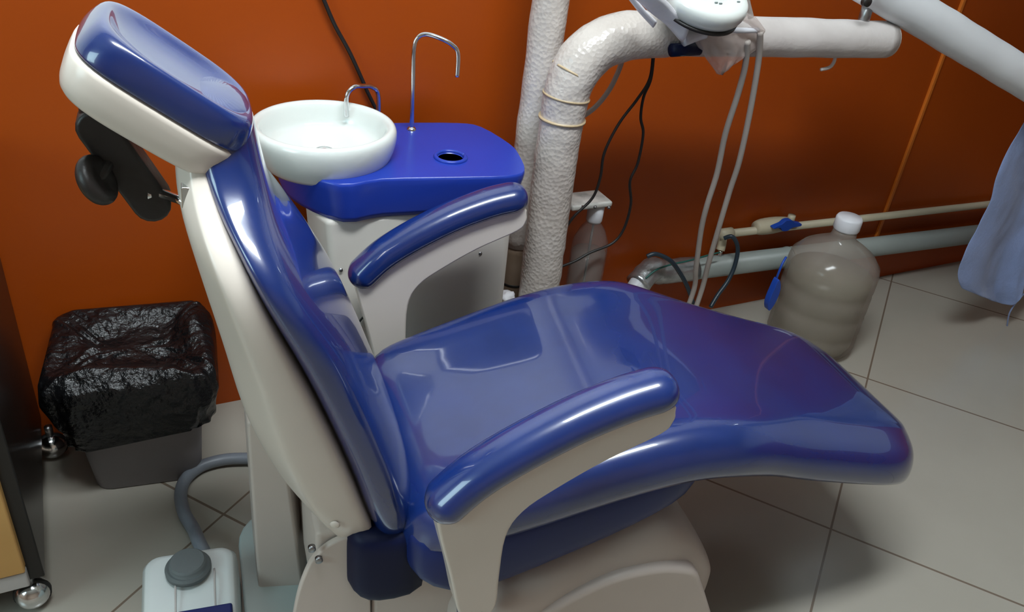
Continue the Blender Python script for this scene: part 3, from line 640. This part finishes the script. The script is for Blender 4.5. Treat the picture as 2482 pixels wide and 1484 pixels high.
bm = tube([V(p.x-.002, p.y, p.z+.045), V(p.x+.002, p.y, p.z+.085), V(p.x+.02, p.y+.01, p.z+.10)], .003, 8, 4); finish('tag_tie', bm, BLUEP, t)

# ================================================================== HANGING CLOTH
CY = 1.28
edge = [(2540, 190), (2482, 302), (2446, 358), (2416, 425), (2400, 486), (2369, 553), (2338, 614), (2323, 671), (2331, 700)]
E_ = [at(x, y, Y=CY) for x, y in edge]
t = thing('hanging_cloth', 'light blue cloth hanging at the right edge with wrinkled hem', 'cloth', (E_[-1].x, CY, 0)); o0 = V(E_[-1].x, CY, 0)
hem = [at(2333, 703, Y=CY), at(2384, 722, Y=CY), at(2425, 742, Y=CY), at(2452, 736, Y=CY-.01), at(2490, 695, Y=CY-.02), at(2560, 690, Y=CY-.02), at(2640, 690, Y=CY-.02)]
Hs = spline(hem, 6); Es = spline([V(E_[0].x-.01, CY, 1.32)]+E_, 6); bm = bmesh.new(); g = []
nh = len(Hs)-1; ne = len(Es)-1
for i in range(nh+1):
    row = []
    s = i/nh
    topp = Es[0]+V(.62*s, 0, 0)
    for j in range(ne+1):
        q = Es[j]; base = q + (Hs[i]-Hs[0])*((j/ne)**3) + V(.62*s*(1-(j/ne)**3), 0, 0)
        fold = .016*math.sin(s*14+q.z*2)*(.3+.7*j/ne)*min(1, s*6)+.006*noise.noise(V(s*20, q.z*14, 3))+(.004*noise.noise(V(s*40, q.z*60, 5)) if j > ne-8 else 0)
        row.append(bm.verts.new(base-o0+V(0, -fold, 0)))
    g.append(row)
for i in range(nh):
    for j in range(ne): bm.faces.new((g[i][j], g[i][j+1], g[i+1][j+1], g[i+1][j]))
finish('sheet', bm, CLOTH, t, solid=.003, sub=1)
bm = tube([at(2482, 712, Y=CY-.015)-o0, at(2462, 735, Y=CY-.015)-o0, at(2446, 762, Y=CY-.015)-o0, at(2440, 800, Y=CY-.012)-o0], .0022, 8, 6); finish('dangling_tie', bm, CLOTH, t)
rail = thing('garment_rail', 'chrome wall rail holding the light blue cloth', 'rail', (2.55, WY, 1.32))
bm = tube([(-.5, CY-WY, 0), (.75, CY-WY, 0)], .009, 12, 2); finish('rail_bar', bm, CHROME, rail)
for x in (-.48, .72):
    bm = tube([(x, CY-WY, 0), (x, 0, 0)], .008, 12, 2); finish('rail_bracket', bm, CHROME, rail)

# ================================================================== WASTE BIN AND BAG
bl, br, bf = at(238, 1186, Z=0), at(500, 1128, Z=0), None
BX, BY, BA = .0, 1.487, math.radians(-8)
t = thing('waste_bin', 'grey plastic waste bin lined with black bag against the orange wall', 'bin', (BX, BY, 0), BA)
def brect(z, s0=0):
    k = z/.30; hx_, hy_ = .098+.026*k+s0, .072+.026*k+s0; return [V(x, y, z) for x, y in rrect(-hx_, hx_, -hy_, hy_, .03, 4)]
bm = loft([brect(0, -.004), brect(.004), brect(.1), brect(.2), brect(.284), brect(.284, .006), brect(.276, .008)], cap=False)
bm.faces.new([v for v in list(bm.verts)[:24]]) if len(bm.verts) >= 24 else None
finish('bin_body', bm, BIN, t, solid=.003)
bag = thing('bin_bag', 'shiny crumpled black bag folded over the rim of the grey bin', 'bag', (BX, BY, 0), BA)
bm = bmesh.new(); rings = []
seq = [(.145, .018), (.16, .020), (.185, .023), (.21, .026), (.235, .028), (.26, .030), (.285, .028), (.300, .022), (.308, .010), (.308, -.006), (.304, -.022), (.298, -.038), (.292, -.052), (.288, -.064), (.286, -.076)]
def ring96(z, off):
    k = min(z, .3)/.30; hx_, hy_ = .098+.026*k+off, .072+.026*k+off
    hx_ = max(hx_, .01); hy_ = max(hy_, .008)
    return [V(x, y, z) for x, y in rrect(-hx_, hx_, -hy_, hy_, min(.045, hy_*.9), 23)]
for i, (z, off) in enumerate(seq):
    r_ = ring96(z, off); out = []
    for k, p in enumerate(r_):
        d = V(p.x, p.y, 0).normalized(); outer = i <= 8
        n1 = noise.noise(V(p.x*22, p.y*22, z*16)); n2 = noise.noise(V(p.x*60+3, p.y*60, z*45)); n3 = abs(noise.noise(V(p.x*35, p.y*35+9, z*20+p.x*30)))
        amp = 1 if outer else .7
        q = p+d*(.012*n1+.007*n2+.016*n3)*amp
        if not outer: q.z += .030*noise.noise(V(p.x*16, p.y*16, 2.5))+.020*abs(noise.noise(V(p.x*38, p.y*60, 4)))-.01
        q.z += .10*p.y*(1 if z > .25 else 0)
        if i == 0: q.z += .010*noise.noise(V(p.x*9, p.y*9, 7))+(.02 if p.x > 0 else -.012)*abs(p.x)/.12
        else: q.z += .006*n2
        out.append(q)
    rings.append(out)
loft(rings, bm, cap=False); bm.verts.ensure_lookup_table(); bm.faces.new(list(bm.verts)[-96:])
finish('bag_film', bm, BAG, bag, sub=1, solid=.0008)

# ================================================================== CART AT THE LEFT
CX = -.192
cart = thing('rolling_cart', 'dark rolling cabinet with tan drawer front at the left edge', 'cabinet', (-.42, 1.38, 0))
c0 = V(-.42, 1.38, 0)
def cb(name, a, m, bev=.003, par=None):
    bm = bmesh.new(); box(bm, *a)
    for v in bm.verts: v.co -= c0
    return finish(name, bm, m, par or cart, bev=bev)
cb('cabinet_body', (-.66, CX, 1.165, 1.60, .075, .70), CARTB)
cb('drawer_front', (-.64, CX-.022, 1.145, 1.166, .115, .32), TAN)
cb('drawer_front', (-.64, CX-.022, 1.145, 1.166, .33, .50), TAN)
cb('drawer_front', (-.64, CX-.022, 1.145, 1.166, .51, .68), TAN)
cb('base_edge', (-.64, CX-.022, 1.148, 1.166, .078, .112), CARTW)
for (x, y) in ((CX-.027, 1.18), (CX+.012, 1.565), (-.63, 1.185), (-.63, 1.565)):
    cpos = V(x, y, .029)-c0
    bm = lathe([(0, -.028)]+[(.028*math.sin(a), -.028*math.cos(a)) for a in [PI*k/14 for k in range(1, 14)]]+[(0, .028)], 24, loc=cpos); wv = finish('caster', bm, CHROME, cart)
    bm = lathe([(.0, -.004), (.0295, -.004), (.0295, .004), (0, .004)], 24, loc=cpos, rot=rotk); o = finish('wheel_band', bm, RUBBER, wv)
    bm = tube([cpos+V(0, 0, .02), cpos+V(0, 0, .05)], .008, 10, 1); finish('caster_stem', bm, STEEL, wv)

# ================================================================== FOOT CONTROL
f = [at(342, 1345, Z=.1), at(574, 1310, Z=.1), at(590, 1420, Z=.1)]
fa = math.atan2(f[1].y-f[0].y, f[1].x-f[0].x); fw_ = (f[1]-f[0]).length
ex, ey = V(math.cos(fa), math.sin(fa), 0), V(-math.sin(fa), math.cos(fa), 0)
fo = (f[0]+f[1])/2; fo.z = 0
foot = thing('foot_control', 'white foot control box with round grey button and blue pedal', 'foot control', fo, fa)
hw = fw_/2
rows = [(0, .004, -.0), (.01, .0, 0), (.085, -.002, 0), (.097, -.008, 0), (.101, -.018, 0)]
bm = loft([[V(x, y, z-(.35*max(0, -y-.085) if z > .05 else 0)) for x, y in rrect(-hw+(-o_ if o_ < 0 else 0), hw-(-o_ if o_ < 0 else 0), -.20-o_*0, .0+o_, .024, 5)] for z, o_, _ in rows])
finish('housing', bm, FOOTW, foot, bev=.002)
bpz = at(455, 1368, Z=.112)-fo; bpos = V(bpz.dot(ex), bpz.dot(ey), .098)
bm = lathe([(0, 0), (.037, 0), (.0375, .008), (.034, .012), (.0305, .011), (.030, .020), (.027, .023), (0, .024)], 48, loc=bpos); o = finish('round_button', bm, BUTTON, foot, smooth=False)
for p in o.data.polygons: p.use_smooth = abs(p.normal.z) < .2
for xx in (-.022, .040):
    bm = tube([V(xx, -.055, .0985), V(xx, -.09, .096), V(xx, -.15, .075)], .0018, 6, 3); finish('moulded_groove', bm, CARTW, foot)
bl_ = at(545, 1468, Z=.088)-fo; q_ = V(bl_.dot(ex), bl_.dot(ey), 0)
bm = bmesh.new(); box(bm, q_.x-.075, q_.x+.012, q_.y-.10, q_.y+.002, .04, .092); finish('pedal', bm, BLUED, foot, bev=.004)
hz_ = .016
hp_ = [fo+ey*-.005+ex*.012+V(0, 0, .05)]+[at(x, y, Z=hz_) for x, y in ((470, 1285), (447, 1245), (438, 1200), (450, 1162), (485, 1132), (530, 1117), (575, 1112), (640, 1112))]
hp_[0] = at(483, 1316, Z=.045); hp_.insert(0, at(500, 1350, Z=.045))
bm = tube([p-fo for p in hp_], .0125, 16, 8)
for v in bm.verts: v.co = V(v.co.dot(ex), v.co.dot(ey), v.co.z)
finish('hose', bm, GREYH, foot)

cable('thin_cable', [(884, 765), (868, 785), (858, 815), (853, 862)], .002, CABLE, 'thin dark cable curling on the white spittoon body beside the far armrest', 'cable', 1.322, 1.318)
sc_ = thing('paper_scrap', 'small crumpled white scrap at the foot of the wrapped poles', 'paper', at(1232, 722, Y=1.43))
bm = bmesh.new(); bmesh.ops.create_icosphere(bm, subdivisions=3, radius=.02)
for v in bm.verts: v.co *= 1+.5*noise.noise(v.co*70); v.co.z *= .8
finish('crumpled_paper', bm, PAPER, sc_)
o0 = at(1232, 722, Y=1.43)
